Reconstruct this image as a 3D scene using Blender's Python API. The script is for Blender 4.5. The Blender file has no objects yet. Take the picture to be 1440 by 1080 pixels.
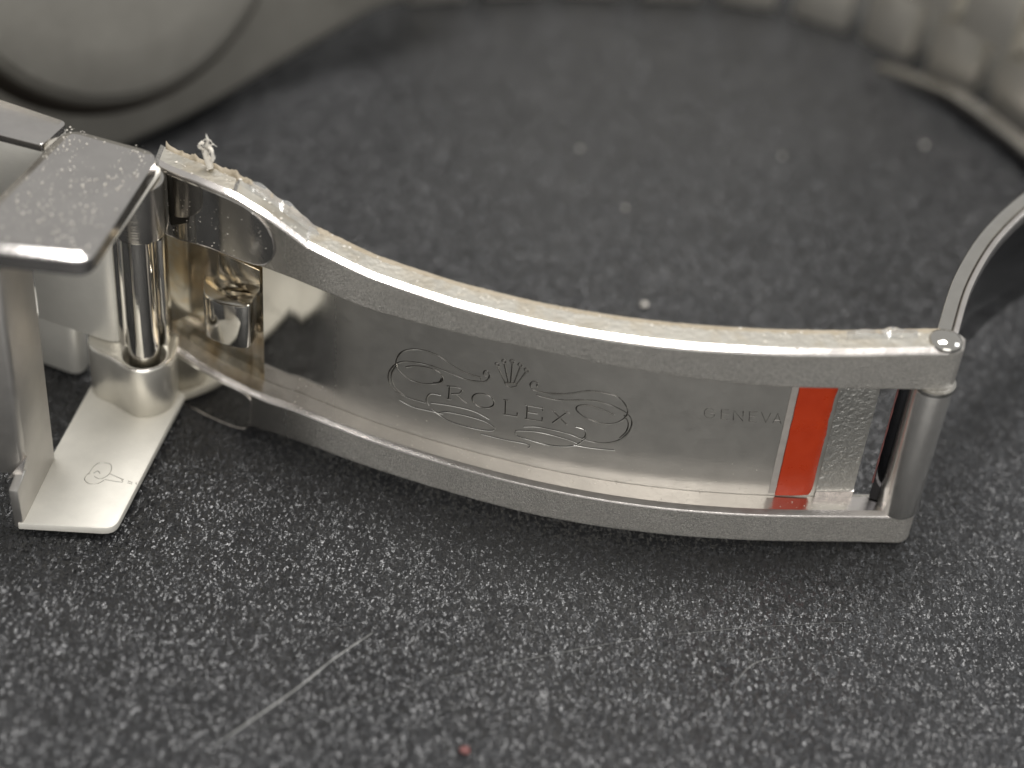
import bpy, bmesh, math, random
from mathutils import Vector, Matrix, noise
random.seed(7)
R = math.radians
scene = bpy.context.scene
COL = scene.collection
# 1 Blender unit = 1 mm.  X right, Y away from the viewer, Z up, tabletop at z = 0

# ------------------------------------------------------------------ camera
cd = bpy.data.cameras.new('camera'); cam = bpy.data.objects.new('camera', cd); COL.objects.link(cam)
cr = Vector((0.99522853, 0.0627177, 0.07474405)); cu = Vector((-0.09757142, 0.63972056, 0.76238928)); cf = Vector((0, 0.76604444, -0.64278761))
cc = Vector((0, -89.83455631, 82.38014307))
cam.matrix_world = Matrix(((cr.x, cu.x, -cf.x, cc.x), (cr.y, cu.y, -cf.y, cc.y), (cr.z, cu.z, -cf.z, cc.z), (0, 0, 0, 1)))
cd.sensor_width = 36; cd.lens = 64.499; cd.clip_start = 1; cd.clip_end = 5000
cd.dof.use_dof = True
cd.dof.focus_distance = 114.5
cd.dof.aperture_fstop = 0.0645 / 3.5
scene.camera = cam

# ------------------------------------------------------------------ light
w = bpy.data.worlds.new('World'); scene.world = w; w.use_nodes = True
bg = w.node_tree.nodes['Background']; bg.inputs[0].default_value = (1.0, 0.99, 0.965, 1); bg.inputs[1].default_value = 0.50

def area(name, loc, target, sx, sy, power, col):
    l = bpy.data.lights.new(name, 'AREA'); l.shape = 'RECTANGLE'; l.size = sx; l.size_y = sy; l.energy = power; l.color = col
    o = bpy.data.objects.new(name, l); COL.objects.link(o); o.location = loc
    o.rotation_euler = (Vector(target) - Vector(loc)).to_track_quat('-Z', 'Y').to_euler()
    return o
area('ceiling_lamp', (-15, 70, 340), (0, 10, 0), 170, 90, 1.08e6, (1.0, 0.98, 0.96))
area('side_lamp', (260, 60, 210), (10, 0, 0), 110, 110, 2.0e5, (0.95, 0.97, 1.0))
area('front_fill', (50, -330, 150), (0, 0, 8), 280, 180, 7e5, (1.0, .98, .95))  # unseen fill added in front to brighten the upright steel faces
scene.view_settings.view_transform = 'Standard'; scene.view_settings.look = 'None'
scene.view_settings.exposure = 0.0; scene.view_settings.gamma = 1.0
scene.cycles.max_bounces = 10; scene.cycles.glossy_bounces = 6; scene.cycles.sample_clamp_indirect = 8.0
scene.cycles.use_denoising = True

# ------------------------------------------------------------------ materials
class NT:
    def __init__(s, name):
        s.m = bpy.data.materials.new(name); s.m.use_nodes = True; s.t = s.m.node_tree; s.p = s.t.nodes['Principled BSDF']
        s.tc = s.t.nodes.new('ShaderNodeTexCoord').outputs['Object']
    def n(s, typ, **kw):
        nd = s.t.nodes.new(typ)
        for k, v in kw.items():
            if k in nd.inputs: nd.inputs[k].default_value = v
            else: setattr(nd, k, v)
        return nd
    def l(s, a, b): s.t.links.new(a, b)
    def mapped(s, scale):
        mp = s.n('ShaderNodeMapping'); mp.inputs['Scale'].default_value = scale; s.l(s.tc, mp.inputs[0]); return mp.outputs[0]
    def noise(s, scale, detail=3, rough=.55, vec=None, dist=0):
        nd = s.n('ShaderNodeTexNoise', Scale=scale, Detail=detail, Roughness=rough, Distortion=dist); s.l(vec or s.tc, nd.inputs['Vector']); return nd.outputs['Fac']
    def ramp(s, fac, stops):
        r = s.n('ShaderNodeValToRGB'); e = r.color_ramp.elements
        while len(e) < len(stops): e.new(.5)
        for q, (p, c) in zip(e, stops):
            q.position = p; q.color = (c, c, c, 1) if not isinstance(c, tuple) else c + (1,)
        s.l(fac, r.inputs[0]); return r.outputs[0]
    def mix(s, fac, a, b):
        m = s.n('ShaderNodeMix', data_type='RGBA')
        for i, v in ((6, a), (7, b)):
            if isinstance(v, tuple): m.inputs[i].default_value = v + (1,)
            else: s.l(v, m.inputs[i])
        if isinstance(fac, float): m.inputs[0].default_value = fac
        else: s.l(fac, m.inputs[0])
        return m.outputs[2]
    def bump(s, h, strength, dist, prev=None):
        b = s.n('ShaderNodeBump', Strength=strength, Distance=dist); s.l(h, b.inputs['Height'])
        if prev is not None: s.l(prev, b.inputs['Normal'])
        s.l(b.outputs[0], s.p.inputs['Normal']); return b.outputs[0]

def steel(name, rough, col=(.62, .60, .56), grain=None, brush=None, patina_reflect=0., pcol=(.64, .48, .27), rvar=.08, metal=1.0, xfade=None):
    t = NT(name); p = t.p; p.inputs['Metallic'].default_value = metal
    c = col
    big = t.noise(.35, 4, .6)
    cc_ = t.mix(t.ramp(big, [(.3, 0.), (.75, 1.)]), col, tuple(x * .86 for x in col))
    if grain and grain[0] > 10:
        cc_ = t.mix(t.ramp(t.noise(9, 3, .7), [(.38, .0), (.62, 1.)]), tuple(x * .60 for x in col), cc_)
    if patina_reflect:
        pn = t.noise(.28, 5, .65, dist=.6)
        cc_ = t.mix(t.ramp(pn, [(.47, 0.), (.62, patina_reflect)]), cc_, pcol)
    t.l(cc_, p.inputs['Base Color'])
    rn = t.noise(1.3, 5, .65)
    mr = t.n('ShaderNodeMapRange'); mr.inputs[3].default_value = max(.02, rough - rvar); mr.inputs[4].default_value = rough + rvar
    t.l(rn, mr.inputs[0]); ro = mr.outputs[0]; fade = None
    if xfade:                                    # finish changes along the blade: polished at the hinge, blasted further out
        sx = t.n('ShaderNodeSeparateXYZ'); t.l(t.tc, sx.inputs[0])
        fd = t.n('ShaderNodeMapRange', interpolation_type='SMOOTHSTEP'); fd.inputs[1].default_value = xfade[0]; fd.inputs[2].default_value = xfade[1]; t.l(sx.outputs[0], fd.inputs[0]); fade = fd.outputs[0]
        mx = t.n('ShaderNodeMix'); t.l(fade, mx.inputs[0]); mx.inputs[2].default_value = xfade[2]; t.l(ro, mx.inputs[3]); ro = mx.outputs[0]
    t.l(ro, p.inputs['Roughness'])
    prev = None
    if grain:
        g = t.noise(grain[0], 3, .6); prev = t.bump(g, grain[1], .12, prev)
        if fade is not None:
            mu = t.n('ShaderNodeMath', operation='MULTIPLY'); t.l(fade, mu.inputs[0]); mu.inputs[1].default_value = grain[1]; t.l(mu.outputs[0], prev.node.inputs['Strength'])
    if brush:
        g = t.noise(1.0, 3, .6, vec=t.mapped(brush[0])); prev = t.bump(g, brush[1], .05, prev)
        if fade is not None:
            mu = t.n('ShaderNodeMath', operation='MULTIPLY'); t.l(fade, mu.inputs[0]); mu.inputs[1].default_value = brush[1]; t.l(mu.outputs[0], prev.node.inputs['Strength'])
    return t.m

M = {}
M['rail'] = steel('blasted_steel', .44, (.64, .615, .57), grain=(13, 1.0), rvar=.06, xfade=(-19, -8, .17))
M['edge'] = steel('bright_steel', .24, (.74, .70, .665), grain=(2.2, .10))
M['plate'] = steel('satin_steel', .43, (.62, .60, .555), grain=(9, .07), xfade=(-13.2, -9.8, .07), brush=((.12, .12, 9), .12))
M['pol'] = steel('polished_steel', .09, (.60, .58, .54), grain=(1.6, .03), rvar=.05)
M['stud'] = steel('tan_reflection_steel', .13, (.70, .66, .57), patina_reflect=.75, grain=(1.6, .04), rvar=.07)  # amber patches paint the flange's tan reflection into the base colour
M['brush'] = steel('brushed_steel', .42, (.76, .74, .68), brush=((.25, .25, 7), .25), metal=.55)
M['brushx'] = steel('brushed_plate_steel', .46, (.58, .56, .53), brush=((6, .3, .3), .2), grain=(6, .06))
M['cover'] = steel('cover_steel', .17, (.60, .575, .55), grain=(1.1, .035), rvar=.07)
M['railtop'] = steel('dull_top_steel', .45, (.55, .525, .465), grain=(3, .35), patina_reflect=.5, pcol=(.45, .38, .27))
M['lug'] = steel('lug_steel', .36, (.74, .71, .64), brush=((3, .4, .4), .12), metal=.85)
M['flange'] = steel('flange_steel', .55, (.90, .87, .79), metal=.45, grain=(4.5, .10), brush=((4, .5, .5), .08))
M['grainy'] = steel('grainy_steel', .38, (.60, .59, .55), grain=(3.2, .9))
M['tube'] = steel('tube_steel', .23, (.78, .76, .72), metal=.93, grain=(2.2, .06))
M['black'] = steel('dark_polished_steel', .08, (.05, .05, .053), grain=(1.5, .04), rvar=.06)
M['rimdark'] = steel('shaded_rim_steel', .4, (.11, .095, .08))  # dark reflection of the table put into the rim's base colour
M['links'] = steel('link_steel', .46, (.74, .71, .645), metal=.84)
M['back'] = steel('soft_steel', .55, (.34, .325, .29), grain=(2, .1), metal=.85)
M['engrave'] = steel('engraved_line_steel', .35, (.07, .066, .06), rvar=.1)
M['glint'] = steel('glint_line_steel', .30, (.80, .78, .73))  # highlight painted as a bright stroke beside each engraved line
M['etch'] = steel('etched_line_steel', .4, (.24, .23, .21), rvar=.1)
M['faint'] = steel('faint_line_steel', .4, (.40, .38, .34), rvar=.1)

t = NT('red_enamel'); mr = t.n('ShaderNodeMapRange'); mr.inputs[3].default_value = .12; mr.inputs[4].default_value = .5; t.l(t.noise(.8, 4, .65), mr.inputs[0]); t.l(mr.outputs[0], t.p.inputs['Roughness'])
t.l(t.mix(t.noise(.9, 4, .6), (.37, .026, .004), (.47, .044, .008)), t.p.inputs['Base Color']); t.bump(t.noise(1.6, 4), .35, .08); M['red'] = t.m
t = NT('cloudy_adhesive'); t.p.inputs['Roughness'].default_value = .4
t.l(t.mix(t.noise(1.5, 4), (.24, .22, .20), (.40, .37, .34)), t.p.inputs['Base Color']); M['adh'] = t.m
t = NT('pale_dust'); t.p.inputs['Roughness'].default_value = .8
t.l(t.mix(t.noise(1.2, 3), (.60, .55, .46), (.80, .77, .72)), t.p.inputs['Base Color']); M['dust'] = t.m
t = NT('tan_grime'); t.p.inputs['Roughness'].default_value = .7
t.l(t.mix(t.noise(1.4, 5, .7), (.22, .17, .10), (.46, .41, .33)), t.p.inputs['Base Color']); t.bump(t.noise(4, 4), .6, .1); M['grime'] = t.m
t = NT('clear_film'); t.p.inputs['Roughness'].default_value = .12; t.p.inputs['Base Color'].default_value = (.92, .91, .88, 1); t.p.inputs['Transmission Weight'].default_value = .85
M['film'] = t.m
t = NT('dark_gap_fill'); t.p.inputs['Roughness'].default_value = .6; t.p.inputs['Base Color'].default_value = (.02, .018, .014, 1); M['gap'] = t.m
t = NT('reddish_speck'); t.p.inputs['Roughness'].default_value = .6; t.p.inputs['Base Color'].default_value = (.16, .06, .055, 1); M['rspeck'] = t.m
t = NT('scratch_grey'); t.p.inputs['Roughness'].default_value = .6; t.p.inputs['Base Color'].default_value = (.22, .22, .21, 1); M['scratch'] = t.m

t = NT('black_grained_surface')
t.l(t.mix(t.ramp(t.noise(.05, 4, .6), [(.35, 0.), (.7, 1.)]), (.018, .0185, .020), (.029, .0293, .0305)), t.p.inputs['Base Color'])
mr = t.n('ShaderNodeMapRange'); mr.inputs[3].default_value = .11; mr.inputs[4].default_value = .24; t.l(t.noise(.7, 4, .6), mr.inputs[0]); t.l(mr.outputs[0], t.p.inputs['Roughness'])
# fine grain: small glossy facets, each cell tilted its own way, over a soft undulation
def vm(op, a, b=None):
    n_ = t.n('ShaderNodeVectorMath', operation=op)
    for k, v in ((0, a), (1, b)):
        if isinstance(v, tuple): n_.inputs[k].default_value = v
        elif v is not None: t.l(v, n_.inputs[k])
    return n_
SC = (7.6, 3.7, 7.6); wob = t.n('ShaderNodeTexNoise', Scale=3.5, Detail=2); t.l(t.tc, wob.inputs['Vector'])
mc = vm('MULTIPLY_ADD', t.tc, SC); wv = vm('MULTIPLY', vm('SUBTRACT', wob.outputs['Color'], (.5, .5, .5)).outputs[0], (1.6, 1.6, 0)); t.l(wv.outputs[0], mc.inputs[2])
vo = t.n('ShaderNodeTexVoronoi', Scale=1.0, Randomness=1.0); t.l(mc.outputs[0], vo.inputs['Vector'])
loc = vm('DIVIDE', vm('SUBTRACT', mc.outputs[0], vo.outputs['Position']).outputs[0], SC)
tilt = vm('MULTIPLY', vm('SUBTRACT', vo.outputs['Color'], (.5, .46, .5)).outputs[0], (.80, .95, 0))
h = vm('DOT_PRODUCT', loc.outputs[0], tilt.outputs[0]).outputs['Value']
pv = t.bump(t.noise(5.5, 3, .55), .5, .05)
pv = t.bump(h, 1.0, 1.0, pv)
M['table'] = t.m

# ------------------------------------------------------------------ mesh helpers
def link(name, bm, mat, parent=None, smooth=True, label=None, kind=None, sharp=35):
    me = bpy.data.meshes.new(name)
    bmesh.ops.recalc_face_normals(bm, faces=bm.faces[:])
    if smooth:
        for f in bm.faces: f.smooth = True
        for e in bm.edges:
            if len(e.link_faces) == 2 and e.calc_face_angle(0) > R(sharp): e.smooth = False
    bm.to_mesh(me); bm.free()
    me.materials.append(mat)
    o = bpy.data.objects.new(name, me); COL.objects.link(o)
    if parent: o.parent = parent
    if label: o['label'] = label
    if kind: o['kind'] = kind
    return o
def empty(name, parent=None, loc=(0, 0, 0)):
    o = bpy.data.objects.new(name, None); COL.objects.link(o); o.location = loc
    o.empty_display_size = 2
    if parent: o.parent = parent
    return o
def bevel(bm, wdt, seg=2, ang=30):
    es = [e for e in bm.edges if len(e.link_faces) == 2 and e.calc_face_angle(0) > R(ang)]
    if es: bmesh.ops.bevel(bm, geom=es, offset=wdt, segments=seg, profile=.5, affect='EDGES', clamp_overlap=True)
def prism(poly, z0, z1, bv=0, seg=2, bm=None):
    """poly: plan points; z0/z1 numbers or functions of the point"""
    own = bm is None
    bm = bm or bmesh.new()
    f0 = (lambda p: z0) if not callable(z0) else z0; f1 = (lambda p: z1) if not callable(z1) else z1
    a = [bm.verts.new((p[0], p[1], f0(p))) for p in poly]; b = [bm.verts.new((p[0], p[1], f1(p))) for p in poly]
    n = len(poly)
    bm.faces.new(a[::-1]); bm.faces.new(b)
    for i in range(n): bm.faces.new((a[i], a[(i + 1) % n], b[(i + 1) % n], b[i]))
    bm.normal_update()
    if bv: bevel(bm, bv, seg)
    return bm
def box(x0, x1, y0, y1, z0, z1, bv=0, seg=2):
    return prism([(x0, y0), (x1, y0), (x1, y1), (x0, y1)], z0, z1, bv, seg)
def lathe(prof, c, n=40, axis=None):
    """prof: (r, h) list along axis (default z) from c"""
    bm = bmesh.new(); ax = Vector(axis or (0, 0, 1)).normalized(); u = ax.orthogonal().normalized(); v = ax.cross(u); c = Vector(c)
    rings = []
    for r, h in prof:
        rings.append([bm.verts.new(c + ax * h + (u * math.cos(6.283185 * k / n) + v * math.sin(6.283185 * k / n)) * max(r, 1e-3)) for k in range(n)])
    for a, b in zip(rings, rings[1:]):
        for k in range(n): bm.faces.new((a[k], a[(k + 1) % n], b[(k + 1) % n], b[k]))
    bm.faces.new(rings[0][::-1]); bm.faces.new(rings[-1])
    return bm
def sweep(path, section, closed=True):
    """path: list of parameter values; section(t) -> list of 3-D points; skins the sections and caps the ends"""
    bm = bmesh.new(); rows = [[bm.verts.new(q) for q in section(s)] for s in path]; n = len(rows[0])
    for a, b in zip(rows, rows[1:]):
        for k in range(n if closed else n - 1): bm.faces.new((a[k], a[(k + 1) % n], b[(k + 1) % n], b[k]))
    if closed: bm.faces.new(rows[0][::-1]); bm.faces.new(rows[-1])
    return bm
def tube(pts, rad, n=6, bm=None):
    bm = bm or bmesh.new(); rows = []
    for i, q in enumerate(pts):
        q = Vector(q); a = Vector(pts[max(0, i - 1)]); b = Vector(pts[min(len(pts) - 1, i + 1)]); d = (b - a).normalized() if (b - a).length > 1e-6 else Vector((0, 0, 1))
        u = d.orthogonal().normalized() if abs(d.z) > .9 else d.cross(Vector((0, 0, 1))).normalized(); v = d.cross(u); r = rad(i / (len(pts) - 1)) if callable(rad) else rad
        rows.append([bm.verts.new(q + (u * math.cos(6.2832 * k / n) + v * math.sin(6.2832 * k / n)) * r) for k in range(n)])
    for a, b in zip(rows, rows[1:]):
        for k in range(n): bm.faces.new((a[k], a[(k + 1) % n], b[(k + 1) % n], b[k]))
    bm.faces.new(rows[0][::-1]); bm.faces.new(rows[-1]); return bm
def interp(tab, x):
    if x <= tab[0][0]: return tab[0][1]
    for (a, va), (b, vb) in zip(tab, tab[1:]):
        if x <= b:
            s = (x - a) / (b - a); return va + (vb - va) * s
    return tab[-1][1]
def catmull(p, k=4):
    if len(p) < 3: return p
    out = []
    for i in range(len(p) - 1):
        a, b, c_, d = [Vector(p[max(0, min(len(p) - 1, j))]) for j in (i - 1, i, i + 1, i + 2)]
        for s in range(k):
            q = s / k; out.append(.5 * ((2 * b) + (c_ - a) * q + (2 * a - 5 * b + 4 * c_ - d) * q * q + (3 * b - a - 3 * c_ + d) * q ** 3))
    out.append(Vector(p[-1])); return out
def lin(a, b, n): return [a + (b - a) * i / (n - 1) for i in range(n)]

def crumbs(bm, pts, smin, smax):
    for q in pts:
        s = smin + (smax - smin) * random.random() ** 3; q = Vector(q)
        vs = [bm.verts.new(q + Vector((random.uniform(.5, 1) * dx, random.uniform(.5, 1) * dy, random.uniform(.4, .8) * dz)) * s) for dx, dy, dz in ((1, 0, 0), (-1, 0, 0), (0, 1, 0), (0, -1, 0), (0, 0, 1), (0, 0, -1))]
        for a in (0, 1):
            for b in (2, 3):
                for c_ in (4, 5): bm.faces.new((vs[a], vs[b], vs[c_]))
    return bm

# ------------------------------------------------------------------ tabletop
bm = bmesh.new(); bmesh.ops.create_grid(bm, x_segments=4, y_segments=4, size=450)
for v in bm.verts: v.co.y += 120
table = link('tabletop', bm, M['table'], kind='structure', smooth=False)
table['label'] = 'black finely grained tabletop under the watch clasp'
def mark(name, pts, wid):
    q = catmull([(x, y, .012) for x, y in pts], 6); bm = bmesh.new()
    n = len(q); row = []
    for i, p in enumerate(q):
        d = (q[min(n - 1, i + 1)] - q[max(0, i - 1)]).normalized(); s = Vector((-d.y, d.x, 0)) * wid * (.25 + .75 * math.sin(math.pi * min(1, max(.02, i / (n - 1)))) ** .6) * (.6 + .6 * noise.noise(p * 1.7 + Vector((3, 1, 2))))
        row.append((bm.verts.new(p + s), bm.verts.new(p + Vector((0, 0, .02))), bm.verts.new(p - s)))
    for a, b in zip(row, row[1:]):
        for k in (0, 1): bm.faces.new((a[k], a[k + 1], b[k + 1], b[k]))
    return link(name, bm, M['scratch'], table)
mark('scratch', [(-6.8, -15.9), (-8.8, -18.2), (-10.9, -21.1), (-14.6, -25.5)], .11)
mark('scratch', [(-12.5, -24.0), (-8, -21.9), (-4.2, -19.9)], .02)
mark('scratch', [(-2.9, -19.2), (3, -16.6), (9.2, -14.3)], .024)
mark('scratch', [(10.2, -14.0), (16, -12.5), (22.4, -11.2)], .016)
mark('scratch', [(14.9, -18.6), (14.9, -17.2), (16.1, -15.4), (18.2, -14.5)], .035)

# ------------------------------------------------------------------ the watch
watch = empty('wristwatch')
watch['label'] = 'steel wristwatch lying on its side with its folding clasp opened out'
watch['category'] = 'wristwatch'

CO = [-4.921017673964207, -0.19712824904236267, 0.008516877496768872, 0.00011874128889510363, 1.7448468168764512e-06, -2.1999845897528742e-07]
def fy(x):                                       # plan curve of the front of the clasp blade
    xc = max(-25., min(27., x))
    y = sum(c * xc ** i for i, c in enumerate(CO)) + sum(i * c * xc ** (i - 1) for i, c in enumerate(CO) if i) * (x - xc)
    return y - interp([(-23, .9), (-19, .55), (-14, 0)], x)
ZTOP = [(-22.4, 18.75), (-20, 19.0), (-17.76, 18.95), (-15.65, 18.3), (-13.1, 17.1), (-9.06, 16.38), (-3.8, 16.08), (1.33, 15.99), (7.19, 16.04), (13, 16.1), (19.76, 16.05), (26.6, 16.2)]
ZIN = [(-22.5, 13.8), (-19.4, 14.3), (-15.7, 14.3), (-12.2, 14.08), (-9, 13.8), (-3.7, 13.97), (1.5, 14.1), (7.45, 13.87), (11.7, 13.66), (16, 13.41), (24.7, 13.16)]
ZLED = [(-23.8, 4.6), (-20.4, 4.1), (-18.1, 3.85), (-15.8, 3.65), (-13.6, 3.68), (-8.7, 3.45), (-4, 3.4), (-.3, 3.36), (4.3, 3.3), (8.8, 3.22), (13.3, 3.1), (17.8, 2.92), (24.3, 2.68)]
ZBOT = [(-22.8, .12), (-22, .05), (-20.9, .03), (-19.4, .04), (-17.6, .22), (-16.9, .75), (-15.5, .85), (-12.2, .98), (-3.9, .9), (2.2, .72), (9, .72), (13.6, .62), (25.9, .12)]
def P3(x, off, z): return Vector((x, fy(x) + off, z))

blade = empty('clasp_blade', watch); blade['label'] = 'curved open blade of the clasp with engraved scrollwork and a red band'
XE = 26.6
def endy(x):                                     # rounded right end of the rails
    return max(0., x - (XE - 1.0))
def upper(x):
    zt, zi = interp(ZTOP, x), interp(ZIN, x); e = endy(x); e = 1 - math.sqrt(max(0, 1 - e * e)) if e < 1 else 1.
    f, b = e * .95, 2.05 - e * .95
    return [P3(x, o, z) for o, z in ((f, zi + .12), (f, zt - .24), (f + .03, zt - .18), (f + .07, zt - .14), (f + .42, zt), (b - .12, zt), (b, zt - .12), (b, zi + .05), (b - .05, zi), (f + .1, zi), (f + .03, zi + .04))]
def lower(x):
    zt, zi = interp(ZLED, x), interp(ZBOT, x); e = endy(x); e = 1 - math.sqrt(max(0, 1 - e * e)) if e < 1 else 1.
    f, b = e * .95, interp([(-17, 3.0), (-14.5, 2.3), (-10, 2.05)], x) - e * .95
    return [P3(x, o, z) for o, z in ((f, zi + .14), (f, zt - .24), (f + .03, zt - .18), (f + .07, zt - .14), (f + .42, zt), (b - .12, zt), (b, zt - .1), (b, zi + .14), (b - .1, zi), (f + .14, zi), (f + .04, zi + .05))]
XS = lin(-23.2, 25.6, 100) + [25.9, 26.1, 26.3, 26.45, 26.55, 26.598]
link('upper_rail', sweep(XS, upper), M['rail'], blade, sharp=14)
link('lower_rail', sweep(XS, lower), M['rail'], blade, sharp=14)
# added bright strips that carry the highlight along the rail bevels
def bevel_strip(tab, name, r):
    link(name, sweep(lin(-22.9, 25.5, 90), lambda x: [P3(x, o, interp(tab, x) + z) for o, z in ((-.015, -.24), (.012, -.165), (.05, -.125), (.36, .0), (.42, .022), (.45, -.1), (.05, -.36))]), M['edge'], blade, sharp=14)
bevel_strip(ZTOP, 'bright_edge', 1); bevel_strip(ZLED, 'bright_edge', 1)
# rail top skin: dull bright ground metal
link('rail_top', sweep(lin(-22.9, 25.6, 90), lambda x: [P3(x, o, interp(ZTOP, x) + z) for o, z in ((.42, .02), (1.9, .02), (1.9, -.08), (.42, -.08))]), M['railtop'], blade)
link('rail_ledge', sweep(lin(-22.9, 25.0, 90), lambda x: [P3(x, o, interp(ZLED, x) + z) for o, z in ((.42, .015), (1.66, .015), (1.66, -.08), (.42, -.08))]), M['edge'], blade)

# centre plate between the rails
PX0, PX1 = -16.25, 22.35
def plate_sec(x): return [P3(x, o, z) for o, z in ((1.7, interp(ZLED, x) - .25), (1.7, interp(ZIN, x) + .3), (2.35, interp(ZIN, x) + .3), (2.35, interp(ZLED, x) - .25))]
link('centre_plate', sweep(lin(PX0, PX1, 90), plate_sec), M['plate'], blade)
link('plate_end', sweep(lin(19.95, PX1 + .03, 8), lambda x: [P3(x, o, z) for o, z in ((1.63, 2.75), (1.63, interp(ZIN, x) + .28), (1.75, interp(ZIN, x) + .28), (1.75, 2.75))]), M['grainy'], blade)
link('plate_foot', sweep(lin(19.95, PX1 + .06, 6), lambda x: [P3(x, o, z) for o, z in ((1.55, 2.72), (1.55, 3.35), (1.7, 3.4), (1.7, 2.72))]), M['edge'], blade)
bm = bmesh.new(); rows = []
for z in lin(3.02, 14.0, 44):
    e0 = 17.36 + .05 * noise.noise(Vector((0, z * 1.1, 3))) + max(0, .06 * (3.3 - z)); e1 = 19.72 + .10 * noise.noise(Vector((4, z * .8, 1))) + .03 * noise.noise(Vector((4, z * 4, 1))) - max(0, 3.45 - z) ** 2 * .9
    rows.append([bm.verts.new(P3(x, 1.62 + o + .02 * noise.noise(Vector((x, z * .6, 9))), z)) for x, o in ((e0, .1), (e0 + .04, .01), (e0 + .6, 0), (e0 + 1.2, -.005), (e1 - .6, 0), (e1 - .04, .01), (e1, .1))])
for a, b in zip(rows, rows[1:]):
    for k in range(6): bm.faces.new((a[k], a[k + 1], b[k + 1], b[k]))
link('red_band', bm, M['red'], blade, label='glossy red band across the blade', sharp=60)
link('adhesive_strip', sweep(lin(16.92, 17.33, 3), lambda x: [P3(x, o, z) for o, z in ((1.66, 3.2), (1.66, interp(ZIN, x) + .1), (1.75, interp(ZIN, x) + .1), (1.75, 3.2))]), M['adh'], blade)

# hinge end of the plate, tan reflection painted in, with the locking stud
def stud_sec(x): 
    o0 = interp([(-23.2, 2.1), (-21, 2.5), (-17, 2.5), (-16.3, 2.2)], x)
    return [P3(x, o, z) for o, z in ((o0, interp(ZLED, x) - .3), (o0, interp(ZIN, x) + .3), (o0 + .7, interp(ZIN, x) + .3), (o0 + .7, interp(ZLED, x) - .3))]
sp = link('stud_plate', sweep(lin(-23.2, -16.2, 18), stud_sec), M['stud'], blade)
sx0, sx1 = -20.55, -16.75
def stud_pt(u): 
    x = sx0 + (sx1 - sx0) * (.5 + .5 * u); return (x, fy(x) + 2.55 - 1.55 * (max(0, 1 - abs(u) ** 7)) ** .5 - .25 * (1 - u * u) - .4)
spoly = [(sx1, fy(sx1) + 2.6), (sx0, fy(sx0) + 2.6)] + [stud_pt(u) for u in lin(-1, 1, 15)]
link('locking_stud', prism(spoly, lambda p: 6.35 + .55 * (p[0] - sx0) / 3.8, lambda p: 9.6 + .75 * (p[0] - sx0) / 3.8, .12, 2), M['pol'], blade, sharp=40)
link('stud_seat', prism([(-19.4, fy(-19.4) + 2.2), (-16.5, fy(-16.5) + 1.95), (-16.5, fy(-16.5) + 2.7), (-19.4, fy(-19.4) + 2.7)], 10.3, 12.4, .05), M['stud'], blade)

# polished tabs at the hinge end, flush on the rails
def tab(poly, name):
    bm = bmesh.new(); pts = catmull([Vector((x, z, 0)) for x, z in poly], 3)
    N = 16; xs = [p.x for p in pts]; lo, hi = min(xs), max(xs)
    # fill the outline column by column so the face follows the curve
    def span(x):
        zs = []
        for a, b in zip(pts, pts[1:] + pts[:1]):
            if (a.x - x) * (b.x - x) <= 0 and a.x != b.x: zs.append(a.y + (b.y - a.y) * (x - a.x) / (b.x - a.x))
        return (min(zs), max(zs)) if zs else (pts[0].y, pts[0].y)
    xs = [lo + (hi - lo) * (.5 - .5 * math.cos(math.pi * i / 26)) for i in range(27)]; xs[0] += 1e-3; xs[-1] -= 1e-3
    def sec(x):
        a, b = span(x); m = max(.01, b - a); s = min(.06, m * .3)
        return [P3(x, o, z) for o, z in ((-.07, a + s), (-.07, b - s), (-.03, b), (.1, b), (.1, a), (-.03, a))]
    o = link(name, sweep(xs, sec), M['pol'], blade, sharp=12)
    lo_z = sorted(p.y for p in pts)[len(pts) // 2]
    edge = [P3(x, -.05, span(x)[0]) for x in xs[1:]] + [P3(x, -.05, span(x)[1]) for x in xs[:-1][::-1] if x > hi - 1.4]
    link('edge_highlight', tube(edge, .045, 5), M['edge'], o)  # bright tube added as the tab edge's highlight line
    return o
tab([(-22.7, 18.35), (-22.75, 14.2), (-22.2, 13.75), (-19.5, 14.35), (-16.4, 14.4), (-15.4, 15.1), (-15.15, 16.2), (-15.7, 17.6), (-17.2, 18.5), (-19.9, 18.65), (-22.7, 18.35)], 'polished_tab')
tab([(-22.6, 4.0), (-22.6, .4), (-20.9, .12), (-19.4, .14), (-17.7, .3), (-17.05, .9), (-16.95, 2.4), (-17.2, 3.4), (-20, 3.8), (-22.6, 4.0)], 'polished_tab')
link('hinge_leaf', box(-23.5, -22.75, 2.8, 4.4, 3.2, 18.2, .15), M['pol'], blade)
link('hinge_dark_fill', box(-23.0, -22.5, 1.7, 3.0, 14.3, 18.3, .1), M['gap'], blade)  # plain dark block in the hinge gap

# right end: hinge tube and rivet head
tx = 25.35; ty = fy(tx) + 1.0
link('hinge_tube', lathe([(.9, 2.45), (1.2, 2.5), (1.28, 2.62), (1.28, 13.0), (1.22, 13.15), (.9, 13.2)], (tx, ty, 0), 36), M['tube'], blade, sharp=50)
link('tube_collar', lathe([(1.0, 12.85), (1.38, 12.86), (1.42, 12.98), (1.38, 13.14), (1.0, 13.15)], (tx, ty, 0), 36), M['pol'], blade)
link('rivet', lathe([(1.02, 16.1), (1.02, 16.26), (.95, 16.36), (.75, 16.5), (.4, 16.6), (.05, 16.63)], (tx + .05, ty, 0), 32), M['pol'], blade)

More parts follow.
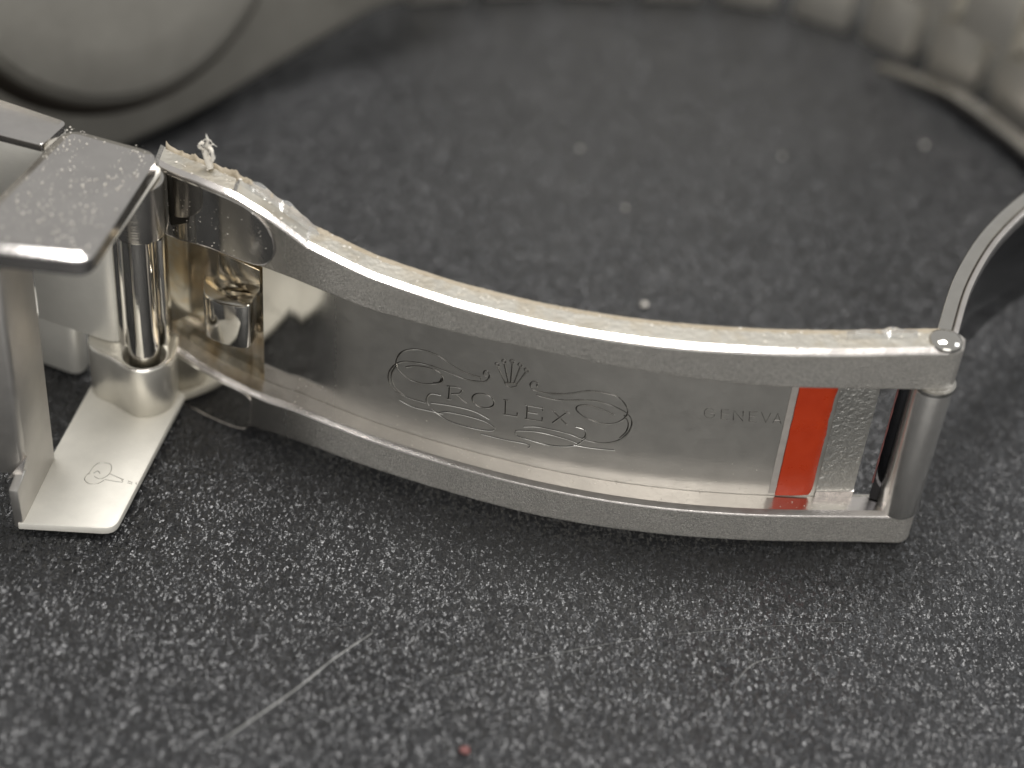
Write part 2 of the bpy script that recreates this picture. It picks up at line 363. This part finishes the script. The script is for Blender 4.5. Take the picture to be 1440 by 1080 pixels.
# engraving: groove shade and edge highlights painted as dark and bright strokes
ENG = {"crown":[[[-1.01,10.84],[-0.41,9.67]],[[-0.61,11.18],[-0.24,9.76]],[[-0.12,11.32],[-0.11,9.76]],[[0.38,11.21],[0.1,9.82]],[[0.76,10.92],[0.29,9.83]],[[-0.48,9.72],[-0.32,9.47],[-0.05,9.43],[0.25,9.59],[0.33,9.84],[-0.07,9.77],[-0.48,9.72]]],"R":[[[-3.88,8.27],[-3.88,7.25]],[[-4.04,8.25],[-3.56,8.38],[-3.21,8.37],[-3.07,8.23],[-3.22,7.93],[-3.74,7.71]],[[-3.46,7.81],[-3.09,7.47],[-2.78,7.32]],[[-3.99,7.23],[-3.74,7.26]]],"O":[[[-1.03,7.96],[-1.02,7.78],[-1.08,7.61],[-1.21,7.46],[-1.38,7.35],[-1.59,7.28],[-1.81,7.27],[-2.02,7.31],[-2.19,7.4],[-2.32,7.54],[-2.39,7.7],[-2.4,7.88],[-2.33,8.05],[-2.21,8.2],[-2.03,8.32],[-1.83,8.38],[-1.61,8.4],[-1.4,8.36],[-1.23,8.26],[-1.1,8.13],[-1.03,7.96]]],"L":[[[-0.31,8.32],[-0.25,7.16]],[[-0.44,8.32],[-0.14,8.34]],[[-0.39,7.13],[0.49,7.23],[0.5,7.52]]],"E":[[[1.07,8.28],[1.11,7.2]],[[0.93,8.28],[2.02,8.33],[2.07,8.11]],[[1.11,7.75],[1.72,7.8]],[[0.99,7.18],[2.07,7.25],[2.07,7.57]]],"X":[[[2.68,8.27],[3.61,7.39]],[[3.58,8.41],[2.73,7.29]],[[2.57,8.28],[2.84,8.28]],[[3.4,8.42],[3.68,8.38]]],"sl1":[[[-1.98,9.61],[-1.85,9.34],[-1.56,9.57],[-1.44,10.01],[-1.6,10.29],[-1.78,10.2],[-1.82,9.94],[-1.65,9.86]],[[-1.98,9.66],[-3.02,9.76],[-4.01,10.13],[-4.86,10.54],[-5.83,10.58],[-6.66,10.28],[-7.13,9.8],[-7.36,9.19],[-7.35,8.75],[-7.15,8.38],[-6.57,7.98],[-5.71,7.9],[-5.02,8.1],[-4.47,8.42],[-4.35,8.83],[-4.65,9.21],[-5.36,9.31],[-6.19,9.13],[-6.74,8.84]],[[-1.82,9.36],[-2.57,9.21],[-3.41,9.28],[-4.25,9.44],[-5.09,9.53],[-5.92,9.49],[-6.9,9.24],[-7.45,8.75],[-7.78,8.09],[-7.83,7.49],[-7.63,6.94],[-7.08,6.56],[-6.36,6.4],[-5.36,6.41]],[[-4.42,8.76],[-4.54,8.4],[-4.95,8.21]],[[-7.24,8.88],[-7.54,8.29],[-7.65,7.66],[-7.38,6.95],[-6.72,6.48]]],"sl2":[[[-4.42,7.37],[-4.98,7.31],[-5.25,6.98],[-5.3,6.56],[-4.99,6.12],[-4.48,5.76],[-3.61,5.43],[-2.19,5.37],[-1.08,5.53],[-0.85,5.86],[-1.54,6.19],[-2.81,6.26],[-3.93,6.14],[-4.48,5.85]],[[-5.01,6.54],[-3.68,6.77],[-2.28,6.8],[-1.26,6.46]],[[-7.06,6.02],[-6.19,5.77],[-4.98,5.85],[-4.2,5.86]]],"sr2":[[[-1.68,5.07],[-0.21,5.08],[1.18,5.13],[1.51,5.01],[1.38,4.82]],[[0.94,6.49],[1.75,6.72],[2.71,6.74],[3.81,6.66],[4.65,6.46],[4.86,6.81],[4.71,7.23],[4.16,7.34]],[[0.49,5.94],[0.69,6.09],[1.78,6.31],[3.02,6.28],[4.14,6.1],[4.44,5.86],[3.64,5.55],[2.55,5.42],[1.29,5.53],[0.66,5.62],[0.46,5.88]],[[4.17,5.83],[5.27,5.81],[6.76,5.93]],[[4.92,6.55],[4.43,5.89]]],"sr1":[[[1.5,9.94],[1.53,10.23],[1.28,10.3],[1.1,10.0],[1.27,9.66],[1.78,9.59],[2.45,9.63],[3.5,9.89],[4.66,10.37],[5.73,10.42],[6.48,10.27],[7.01,9.75],[7.23,9.18],[7.07,8.61],[6.52,8.12],[5.72,7.96],[4.75,8.2],[4.17,8.6],[4.13,8.98],[4.64,9.24],[5.6,9.13],[6.44,8.8]],[[1.53,9.3],[1.94,9.23],[3.02,9.25],[4.34,9.56],[5.27,9.68],[6.23,9.52],[7.07,9.15],[7.5,8.69],[7.59,8.17],[7.41,7.42],[6.94,6.79],[6.16,6.4],[5.35,6.34],[4.66,6.44]],[[7.04,8.88],[7.37,8.31],[7.32,7.58],[6.98,6.98]]],"balls":[[-1.02,11.01],[-0.63,11.35],[-0.14,11.49],[0.37,11.36],[0.79,11.07]],"gG":[[[12.46,9.95],[12.27,10.11],[12.01,10.09],[11.88,9.86],[11.93,9.52],[12.12,9.34],[12.39,9.34],[12.54,9.52],[12.51,9.7],[12.27,9.7]]],"gE":[[[13.33,10.06],[12.9,10.09],[12.98,9.3],[13.44,9.26]],[[12.94,9.71],[13.32,9.67]]],"gN":[[[13.75,9.26],[13.66,10.08],[14.33,9.22],[14.24,10.02]]],"gE2":[[[15.12,10.0],[14.64,10.02],[14.73,9.22],[15.22,9.17]],[[14.68,9.63],[15.08,9.6]]],"gV":[[[15.37,9.98],[15.78,9.14],[15.97,9.93]]],"gA":[[[16.23,9.13],[16.4,9.92],[16.73,9.07]],[[16.28,9.35],[16.64,9.31]]]}
def strokes(bm, polys, wd, smooth=True, off=1.7):
    for pl in polys:
        q = [Vector((x, z, 0)) for x, z in pl]; q = catmull(q, 4) if smooth else q; n = len(q); row = []
        for i, p in enumerate(q):
            d = (q[min(n - 1, i + 1)] - q[max(0, i - 1)])
            if d.length < 1e-5: continue
            d.normalize(); s = Vector((-d.y, d.x, 0)); ww = wd * (.75 + .5 * noise.noise(Vector((p.x * 2.3, p.y * 2.3, wd * 9)))) * .5
            a, b = p + s * ww, p - s * ww
            row.append((bm.verts.new(P3(a.x, off + .01, a.y)), bm.verts.new(P3(p.x, off - .03, p.y)), bm.verts.new(P3(b.x, off + .01, b.y))))
        for a, b in zip(row, row[1:]):
            for k in (0, 1): bm.faces.new((a[k], a[k + 1], b[k + 1], b[k]))
    return bm
def groove(name, polys, wd, smooth=True, glint=.5, shift=(.045, -.055)):
    bm = strokes(bmesh.new(), polys, wd, smooth); nd = len(bm.faces)
    strokes(bm, [[(x + shift[0], z + shift[1]) for x, z in pl] for pl in polys], wd * glint, smooth)
    bm.faces.ensure_lookup_table()
    for f in bm.faces[nd:]: f.material_index = 1
    o = link(name, bm, M['engrave'], blade); o.data.materials.append(M['glint'])
CR = ENG['crown'] + [[(x + .13 * math.cos(a), z + .13 * math.sin(a)) for a in lin(0, 6.2832, 11)] for x, z in ENG['balls']]
groove('engraved_crown', CR, .12, False)
for k in 'ROLEX': groove('engraved_letter', ENG[k], .135, k == 'O')
for k in ('sl1', 'sr1'): groove('engraved_scroll', ENG[k], .115)
for k in ('sl2', 'sr2'): groove('engraved_scroll', ENG[k], .085, True, 1.1)
for k in ('gG', 'gE', 'gN', 'gE2', 'gV', 'gA'): link('etched_letter', strokes(bmesh.new(), ENG[k], .10, False), M['etch'], blade)

# grime, dust and film stuck to the blade
def crust(x):
    h = .05 + .32 * max(0, noise.noise(Vector((x * 1.9, 4.2, 0))) + .25) + .25 * max(0, noise.noise(Vector((x * 5.1, 1.2, 0)))); h *= interp([(-23, 1.3), (-18, 1.5), (-14, .9), (-9, .35), (-4, .22), (15, .16), (25, .22)], x)
    zt = interp(ZTOP, x); b = 1.75 + .2 * noise.noise(Vector((x * 2.2, 9, 3)))
    return [P3(x, o, zt + z) for o, z in ((b, .0), (b + .12, h * .7 + .02), (2.0, h + .02), (2.2, h * .5), (2.2, -.3), (1.9, -.2))]
link('rail_grime', sweep(lin(-22.8, 25.2, 420), crust), M['grime'], blade, sharp=60)
bm = bmesh.new()
crumbs(bm, [P3(x, random.uniform(.3, 2.1), interp(ZTOP, x) + .05) for x in [random.uniform(-22.5, 25) for _ in range(240)]], .03, .16)
crumbs(bm, [P3(x, random.uniform(.3, 1.6), interp(ZLED, x) + .03) for x in [random.uniform(-14, 22) for _ in range(120)]], .02, .08)
crumbs(bm, [P3(x, -.08, interp(ZIN, x) + random.uniform(0, 3.4)) for x in [random.uniform(-22.5, -15.6) for _ in range(60)]], .02, .07)
crumbs(bm, [P3(x, 1.68, interp(ZLED, x) + random.uniform(.1, 3.2) ** 1.0 * random.random()) for x in [random.uniform(-14, 16) for _ in range(260)]], .015, .055)
link('dust_specks', bm, M['dust'], blade, kind='stuff')
def film(x0, x1, n, amp, seed):
    def sec(x):
        zt = interp(ZTOP, x); h = max(.02, amp * math.sin(math.pi * (x - x0) / (x1 - x0)) * (.55 + .9 * noise.noise(Vector((x * 1.1, seed, 0)))))
        return [P3(x, o, zt + z) for o, z in ((1.3, .03), (1.75, .03 + h * .5), (2.05, .04 + h), (2.09, .0 + h), (1.78, h * .5 - .01), (1.3, -.02))]
    return link('clear_film', sweep(lin(x0, x1, n), sec), M['film'], blade, sharp=70)
film(-17.6, -12.5, 60, .6, 2.5); film(19.5, 23.8, 50, .3, 7.1)

# ------------------------------------------------------------------ pin, knuckles and clasp cover
hinge = empty('clasp_hinge', watch)
link('hinge_pin', lathe([(.6, 3.4), (1.02, 3.5), (1.02, 16.2), (.6, 16.3)], (-24.1, 1.75, 0), 32), M['pol'], hinge)
link('upper_knuckle', lathe([(1.2, 14.9), (1.6, 14.95), (1.65, 15.1), (1.65, 18.8), (1.2, 18.85)], (-23.85, 1.8, 0), 36), steel('ribbed_steel', .22, (.5, .48, .45), brush=((.2, .2, 6), .5)), hinge)
link('side_rod', lathe([(.4, 4.4), (.55, 4.5), (.55, 19.9), (.4, 20)], (-25.5, 3.0, 0), 24), M['pol'], hinge)
# lower lug: rounded block with a counterbored hole
def lug():
    bm = bmesh.new(); N = 36; c = Vector((-24.1, 1.75))
    out = [(-22.35, 4.2), (-22.25, 2.6), (-22.35, 1.5), (-22.75, .75), (-23.5, .18), (-24.35, 0.02), (-25.1, .3), (-26.2, 1.05), (-27.9, 2.15), (-27.9, 5.0), (-25, 5.2)]
    out = [Vector((p.x, p.y)) for p in catmull([Vector((x, y, 0)) for x, y in out + out[:1]], 6)[:-1]]
    def hit(a):
        d = Vector((math.cos(a), math.sin(a))); best = None
        for p, q in zip(out, out[1:] + out[:1]):
            e = q - p; den = d.x * e.y - d.y * e.x
            if abs(den) < 1e-9: continue
            w_ = p - c; tt = (w_.x * e.y - w_.y * e.x) / den; uu = (w_.x * d.y - w_.y * d.x) / den
            if tt > 0 and -1e-6 <= uu <= 1 + 1e-6 and (best is None or tt > best): best = tt
        return c + d * best
    ang = [6.28318 * k / 72 for k in range(72)]
    ring = lambda f, z: [bm.verts.new((q.x, q.y, z)) for q in (f(a) for a in ang)]
    circ = lambda r: (lambda a: c + Vector((math.cos(a), math.sin(a))) * r)
    ins = lambda s: (lambda a: hit(a) + (c - hit(a)).normalized() * s)
    rows = [ring(ins(.1), .92), ring(ins(0), 1.02), ring(ins(0), 4.75), ring(ins(.06), 4.93), ring(ins(.18), 5.0), ring(circ(1.45), 5.0), ring(circ(1.38), 4.93), ring(circ(1.36), 3.6), ring(circ(.05), 3.6)]
    for a, b in zip(rows, rows[1:]):
        for k in range(72): bm.faces.new((a[k], a[(k + 1) % 72], b[(k + 1) % 72], b[k]))
    bm.faces.new(rows[0][::-1]); bm.faces.new(rows[-1]); return bm
lg = link('lower_lug', lug(), M['lug'], hinge, sharp=45)
RIM = catmull([Vector((x, y, 4.955)) for x, y in ((-22.33, 1.7), (-22.78, .86), (-23.5, .28), (-24.35, .12), (-25.06, .4), (-26.15, 1.15), (-27.82, 2.25))], 6)
link('edge_highlight', tube(RIM, .055, 6), M['edge'], lg)  # bright tube stands in for the highlight on the lug rim

cover = empty('clasp_cover', watch); cover['label'] = 'bent sheet steel clasp cover with a dusty polished top'
# bottom flange, with the fold turning up into the side wall, as one bent sheet
def rounded(poly, r, k=5):
    out = []; n = len(poly)
    for i in range(n):
        p = Vector(poly[i]).to_2d(); a = Vector(poly[i - 1]).to_2d(); b = Vector(poly[(i + 1) % n]).to_2d()
        rr = r[i] if isinstance(r, (list, tuple)) else r
        if rr <= 0: out.append(tuple(p)); continue
        p0 = p + (a - p).normalized() * rr; p1 = p + (b - p).normalized() * rr
        for s in lin(0, 1, k): out.append(tuple(p0 * (1 - s) ** 2 + p * 2 * s * (1 - s) + p1 * s * s))
    return out
link('bottom_flange', prism(rounded([(-29.5, -10.62), (-23.55, -10.3), (-22.1, 1.0), (-21.7, 4.2), (-28.0, 4.2), (-28.95, -4.3)], [.1, .8, .5, .3, .3, .1]), .38, .9, .1, 2), M['flange'], cover)
wallp = [(-10.55, .42), (-4.5, .42), (-4.5, 19.1), (-9.0, 19.1), (-9.1, 4.1), (-10.75, 3.75)]
bm = bmesh.new()
def wsheet(y, z): return (-28.72 - .42 * max(0, (-y - 4.5) / 6), y, z)
a = [bm.verts.new(wsheet(y, z)) for y, z in wallp]; b = [bm.verts.new(Vector(wsheet(y, z)) + Vector((-.6, 0, 0))) for y, z in wallp]
bm.faces.new(a); bm.faces.new(b[::-1])
for i in range(len(a)): bm.faces.new((a[i], b[i], b[(i + 1) % len(a)], a[(i + 1) % len(a)]))
bm.normal_update(); bevel(bm, .12, 2)
link('side_wall', bm, M['brushx'], cover)
link('front_wall', prism(rounded([(-48, -9.6), (-29.15, -9.35), (-29.0, -8.9), (-48, -8.9)], [0, .3, .1, 0]), 3.85, 19.15, .1, 2), M['brushx'], cover)
bm = bmesh.new()
vs = [bm.verts.new(q) for q in ((-30.1, -9.75, 3.7), (-29.2, -9.5, 4.0), (-28.85, -9.25, 5.3), (-29.5, -9.25, 3.8), (-29.0, -9.0, 5.2))]
for f in ((0, 1, 2), (0, 2, 4, 3), (1, 2, 4), (0, 1, 3), (1, 4, 3)): bm.faces.new([vs[k] for k in f])
link('fold_relief', bm, M['edge'], cover, smooth=False)
bm = prism(rounded([(-31.9, -8.95), (-24.0, -9.15), (-22.45, 2.4), (-28.5, 4.15)], [1.0, 1.0, 1.2, 1.2], 5), 19.4, 20.30)
bm.faces.ensure_lookup_table(); ft = max(bm.faces, key=lambda f: f.calc_center_median().z)
bmesh.ops.inset_region(bm, faces=[ft], thickness=.10, depth=.08, use_even_offset=True)
ft = max(bm.faces, key=lambda f: (f.calc_center_median().z, f.calc_area()))
bmesh.ops.inset_region(bm, faces=[ft], thickness=.55, depth=.2, use_even_offset=True)
link('top_flange', bm, M['cover'], cover, sharp=12)
link('under_plate', prism(rounded([(-29.5, -7.5), (-24.1, -8.3), (-22.4, 2.5), (-28, 4.5)], .4), 18.95, 19.3, .06, 2), M['flange'], cover)
bm = bmesh.new(); pts = []
while len(pts) < 720:
    x, y = random.uniform(-32, -22.6), random.uniform(-9, 4.5)
    if x < -24.1 + (y + 9.1) * .139 - .15 and y < 4.0 - (x + 28.5) * .29 and x > -28.5 - (4.15 - y) * .222 + .1:
        if noise.noise(Vector((x * .45, y * .3, 5))) > random.uniform(-.7, .35): pts.append((x, y, 20.62))
crumbs(bm, pts, .012, .10)
link('dust_specks', bm, M['dust'], cover, kind='stuff')
# hallmark stamped in the bottom flange: a small head in profile over a bar with ticks
def onflange(px, py):                            # local stamp frame (mm) -> tabletop plan
    return (-25.3 + px * .85 + py * .05, -6.1 + py * .85 - px * .05)
def stamp(bm, pl, wd):
    q = catmull([Vector(onflange(x, y)).to_3d() for x, y in pl], 4) if len(pl) > 2 else [Vector(onflange(x, y)).to_3d() for x, y in pl]; row = []; n = len(q)
    for i, p in enumerate(q):
        d = (q[min(n - 1, i + 1)] - q[max(0, i - 1)]).normalized(); s = Vector((-d.y, d.x, 0)) * wd * .5
        row.append((bm.verts.new(p + s + Vector((0, 0, .892))), bm.verts.new(p + Vector((0, 0, .93))), bm.verts.new(p - s + Vector((0, 0, .892)))))
    for a, b in zip(row, row[1:]):
        for k in (0, 1): bm.faces.new((a[k], a[k + 1], b[k + 1], b[k]))
bm = bmesh.new()
for pl in ([(-1.15, .35), (-1.05, 1.2), (-.7, 1.75), (.1, 1.75), (.35, 1.0), (.2, .45), (-.2, .05), (-.7, .25)], [(-1.2, .5), (-1.3, -.2), (-.8, -.6), (-.2, -.45), (.15, 0)], [(-.85, .55), (-.6, .85), (-.35, .6)], [(.3, .75), (1.0, .5), (1.55, .3)], [(.2, .05), (1.0, .02), (1.55, 0.02)], [(1.4, .25), (1.55, .1)], [(1.9, .25), (2.25, .15)], [(1.9, .05), (2.3, -.02)], [(2.5, .2), (2.6, .0)]): stamp(bm, pl, .065)
link('hallmark_stamp', bm, M['faint'], cover)

# ------------------------------------------------------------------ bracelet end beside the hinge
br = empty('bracelet', watch)
ang = math.atan2(-1.9, 4.9)
def blk(name, poly, z0, z1, mat, rr, bv=.18):
    return link(name, prism(rounded(poly, rr, 8), z0, z1, bv, 2), mat, br, sharp=45)
blk('link_piece', [(-31.8, 4.4), (-25.75, 2.3), (-25.35, 3.4), (-26.2, 4.3), (-31.5, 6.2)], 5.06, 18.6, M['brush'], [.2, 1.4, .3, 1.2, .2])
blk('link_piece', [(-34, 6.0), (-29.25, 4.3), (-28.9, 6.2), (-33.5, 8.5)], .25, 4.5, M['brush'], [.2, 1.0, .8, .2])
LP = [(-36, 4.1), (-29.65, 2.5), (-29.2, 4.0), (-28.8, 5.3), (-36, 8.1)]
lk = blk('link_piece', LP, 14.6, 19.5, M['brush'], [.2, .25, .5, .5, .2], .1)
link('polished_side', prism(rounded(LP, [.2, .25, .5, .5, .2], 8), 19.5, 20.05, .2, 3), M['cover'], lk, sharp=60)
blk('link_piece', [(-42, 8.2), (-36.3, 4.9), (-35.6, 8.6), (-41, 11.5)], .3, 20, M['brush'], .6)
blk('link_piece', [(-48, 13.5), (-42.6, 8.6), (-41.2, 12), (-46, 16.5)], .3, 20, M['brush'], .6)

# ------------------------------------------------------------------ second folding blade
fold = empty('folding_blade', watch); fold['label'] = 'narrow polished folding blade curving away from the hinge tube'
FP = [Vector((x, y, 0)) for x, y in ((24.9, -2.6), (25.4, -.6), (26.7, 3.7), (28.5, 7.9), (30.4, 11.2), (32.8, 14.5), (36.5, 18.9), (40.3, 24.2), (42.8, 30.5), (42.9, 36.5), (41.4, 41.0), (39.2, 45.4), (36.5, 49.8), (33.4, 53.6), (29.8, 57.2))]
FQ = catmull(FP, 8)
def fz(i):
    s = i / 8.
    top = interp([(0, 13.0), (.55, 13.1), (.62, 15.5), (1.4, 15.8), (7, 16), (9.6, 2.2), (12.4, 1.9), (14, .5)], s)
    bot = interp([(0, 3.0), (.8, 3.0), (1.6, 7.0), (6.5, 6.2), (9, .05), (13, .05)], s)
    return bot, top
def fframe(i):
    d = (FQ[min(len(FQ) - 1, i + 1)] - FQ[max(0, i - 1)]).normalized(); return FQ[i], Vector((d.y, -d.x, 0))
def fsec(o0, o1, zf):
    def sec(i):
        p, n = fframe(i); b, t_ = zf(i); q = .12
        return [p + n * o + Vector((0, 0, z)) for o, z in ((o0, b + q), (o0, t_ - q), (o0 + q, t_), (o1 - q, t_), (o1, t_ - q), (o1, b + q), (o1 - q, b), (o0 + q, b))]
    return sec
bm = box(-.32, .32, -.85, .85, 2.75, 13.1, .1)
hl = link('hinge_leaf', bm, M['black'], fold); hl.location = (24.0, fy(24.0) + 2.15, 0); hl.rotation_euler = (0, 0, R(-14))
bm = tube([(-.34, -.87, z) for z in lin(4.2, 13, 20)], lambda q: .05 + .02 * math.sin(q * 40), 5); link('reddish_edge', bm, M['rspeck'], hl)
idx = list(range(len(FQ)))
link('blade_face', sweep(idx, fsec(.25, 1.12, lambda i: (fz(i)[0], fz(i)[1] - .35))), M['black'], fold, sharp=50)
link('rim', sweep(idx[5:], fsec(0, .85, lambda i: (fz(i)[1] - .9, fz(i)[1]))), M['pol'], fold, sharp=50)
link('rim', sweep(idx[5:], fsec(.9, 1.32, lambda i: (fz(i)[1] - 1.1, fz(i)[1] - .12))), M['edge'], fold, sharp=50)

# ------------------------------------------------------------------ bracelet links round the back
def chain(pts, pitch):
    q = catmull([Vector((x, y, 0)) for x, y in pts], 12); out = []; acc = 0; nxt = 0
    for a, b in zip(q, q[1:]):
        L = (b - a).length
        while nxt <= acc + L:
            out.append((a.lerp(b, (nxt - acc) / L), math.atan2(b.y - a.y, b.x - a.x))); nxt += pitch
        acc += L
    return out
def piece(z0, z1, lx, ly): return link('link_piece', box(-lx / 2, lx / 2, -ly / 2, ly / 2, z0, z1, .28, 2), M['links'], br)
low = piece(.2, 6.3, 5.5, 4.4); mid = piece(7.0, 14.2, 5.7, 5.0); top = piece(14.9, 21, 5.5, 4.4)
first = True
def put(src, loc, rot):
    o = src.copy(); COL.objects.link(o); o.parent = br; o.location = loc; o.rotation_euler = (0, 0, rot)
route = chain([(-11, 63.5), (-2, 66.5), (8, 68.0), (18, 68.6), (27, 65.8), (33.6, 60.9), (39.6, 54.2), (45.6, 46.6)], 7.6)
spots = []
for i, (p, a) in enumerate(route):
    d = Vector((math.cos(a), math.sin(a), 0)); spots += [(low, p, a), (mid, p + d * 3.8 + Vector((d.y, -d.x, 0)) * 1.3, a), (top, p, a)]
used = set()
for src, p, a in spots:
    if src in used: put(src, p, a)
    else:
        used.add(src); src.location = p; src.rotation_euler = (0, 0, a)

# ------------------------------------------------------------------ watch case
case = empty('watch_case', watch); case['label'] = 'blurred steel watch case standing on edge with its plain back showing'
u = Vector((math.cos(R(45)), math.sin(R(45)), 0)); n0 = Vector((u.y, -u.x, 0)); nn = n0 * math.cos(R(15)) + Vector((0, 0, math.sin(R(15)))); vv = nn.cross(u)
if vv.z < 0: vv = -vv
P0 = Vector((-30, 35, 0)) + n0 * 1.5; CC = P0 + u * -1.2 + vv * 19.8
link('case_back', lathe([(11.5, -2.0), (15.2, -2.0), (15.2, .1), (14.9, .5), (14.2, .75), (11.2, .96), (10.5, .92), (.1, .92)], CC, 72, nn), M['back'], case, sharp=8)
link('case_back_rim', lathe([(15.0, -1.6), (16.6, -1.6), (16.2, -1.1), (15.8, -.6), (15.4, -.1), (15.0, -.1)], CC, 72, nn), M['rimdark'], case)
outl = [tuple(p)[:2] for p in catmull([Vector((x, y, 0)) for x, y in ((-30, -13.5), (-24, -15.5), (-14, -18.4), (-6, -19.2), (.4, -18.9), (6, -18.3), (14, -16.8), (23.5, -15.2), (30, -14), (30.5, 0), (30, 14), (22, 16), (14, 18), (0, 19.5), (-14, 18), (-24, 15), (-30, 13), (-30.5, 0), (-30, -13.5))], 4)[:-1]]; NO = len(outl)
bm = bmesh.new(); a = [bm.verts.new(CC + u * x + vv * y + nn * -1.25) for x, y in outl]; b = [bm.verts.new(CC + u * x * 1.0 + vv * y + nn * -9.5) for x, y in outl]
bm.faces.new(a); bm.faces.new(b[::-1])
for i in range(NO): bm.faces.new((a[i], b[i], b[(i + 1) % NO], a[(i + 1) % NO]))
bm.normal_update(); bevel(bm, .8, 3, 50)
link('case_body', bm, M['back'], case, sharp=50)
bm = bmesh.new(); eq = [(20.5, -12.4), (32, -10.5), (32, 11), (20.5, 12)]
a = [bm.verts.new(CC + u * x + vv * y + nn * 1.2) for x, y in eq]; b = [bm.verts.new(CC + u * x + vv * y + nn * -3.5) for x, y in eq]
bm.faces.new(a); bm.faces.new(b[::-1])
for i in range(4): bm.faces.new((a[i], b[i], b[(i + 1) % 4], a[(i + 1) % 4]))
bm.normal_update(); bevel(bm, .8, 3, 50)
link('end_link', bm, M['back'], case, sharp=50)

# ------------------------------------------------------------------ loose lint and specks
bm = tube([(-19.6, fy(-19.6) + 1.6, 19.1), (-19.9, fy(-19.9) + 1.55, 19.9), (-20.3, fy(-20) + 1.5, 20.6), (-19.9, fy(-20) + 1.4, 21.1), (-19.75, fy(-20) + 1.5, 21.6), (-19.95, fy(-20) + 1.5, 22.2)], lambda s: .36 * (1 - s) ** .7 + .06, 9)
tube(catmull([Vector((-20.2, fy(-20) + 1.5, 20.6)), Vector((-20.7, fy(-20) + 1.4, 21.0)), Vector((-20.45, fy(-20) + 1.3, 21.4)), Vector((-20.2, fy(-20) + 1.3, 21.3))], 4), .15, 7, bm)
tube(catmull([Vector((-19.7, fy(-19.7) + 1.6, 19.6)), Vector((-19.2, fy(-19.3) + 1.5, 20.2)), Vector((-19.3, fy(-19.3) + 1.4, 20.9)), Vector((-19.8, fy(-20) + 1.5, 21.1))], 4), .18, 7, bm)
for q in range(9):
    b0 = Vector((-19.7 + random.uniform(-.3, .3), fy(-19.7) + 1.5, random.uniform(19.3, 21.5))); tube(catmull([b0, b0 + Vector((random.uniform(-.5, .5), random.uniform(-.3, .3), random.uniform(0, .5))), b0 + Vector((random.uniform(-.9, .9), random.uniform(-.4, .4), random.uniform(-.2, .7)))], 4), .028, 4, bm)
for v in bm.verts: v.co += Vector([noise.noise(v.co * 3 + Vector((i * 7, 0, 0))) for i in range(3)]) * .16
lb = Vector((-19.6, fy(-19.6) + 1.6, 19.0))
for v in bm.verts: v.co = lb + Vector(((v.co.x - lb.x) * .58, (v.co.y - lb.y) * .7, (v.co.z - lb.z) * .78))
o = link('lint_tuft', bm, M['dust'], sharp=80)
o['label'] = 'curled pale tuft of lint standing on the top rail of the clasp'; o['category'] = 'lint'
for (x, y), s, lab in (((9.2, 18.8), .26, 'brightest pale dust speck on the black tabletop just behind the blade'), ((7.6, 31.3), .14, 'faint dust speck on the black tabletop, next farther behind the bright one'), ((3.7, 39.3), .15, 'faint blurred dust speck inside the bracelet loop, nearest the watch case'), ((20.6, 41.2), .14, 'blurred dust speck midway between the other specks and the right links'), ((33.0, 45.1), .18, 'blurred dust speck beside the curving folding blade at far right')):
    bm = bmesh.new(); bmesh.ops.create_icosphere(bm, subdivisions=2, radius=s)
    for v in bm.verts: v.co = Vector((v.co.x, v.co.y, v.co.z * .6)) * (1 + .35 * noise.noise(v.co * 4 + Vector((x, y, 0))))
    o = link('dust_speck', bm, M['dust'], sharp=80); o.location = (x, y, s * .5)
    o['label'] = lab; o['category'] = 'dust speck'; o['group'] = 'dust specks on the tabletop'
bm = bmesh.new(); bmesh.ops.create_icosphere(bm, subdivisions=2, radius=.34)
for v in bm.verts: v.co = Vector((v.co.x, v.co.y * .8, v.co.z * .4)) * (1 + .4 * noise.noise(v.co * 4))
o = link('red_crumb', bm, M['rspeck'], sharp=80); o.location = (-.6, -24.1, .12); o['label'] = 'tiny reddish crumb on the black tabletop in the foreground'; o['category'] = 'crumb'
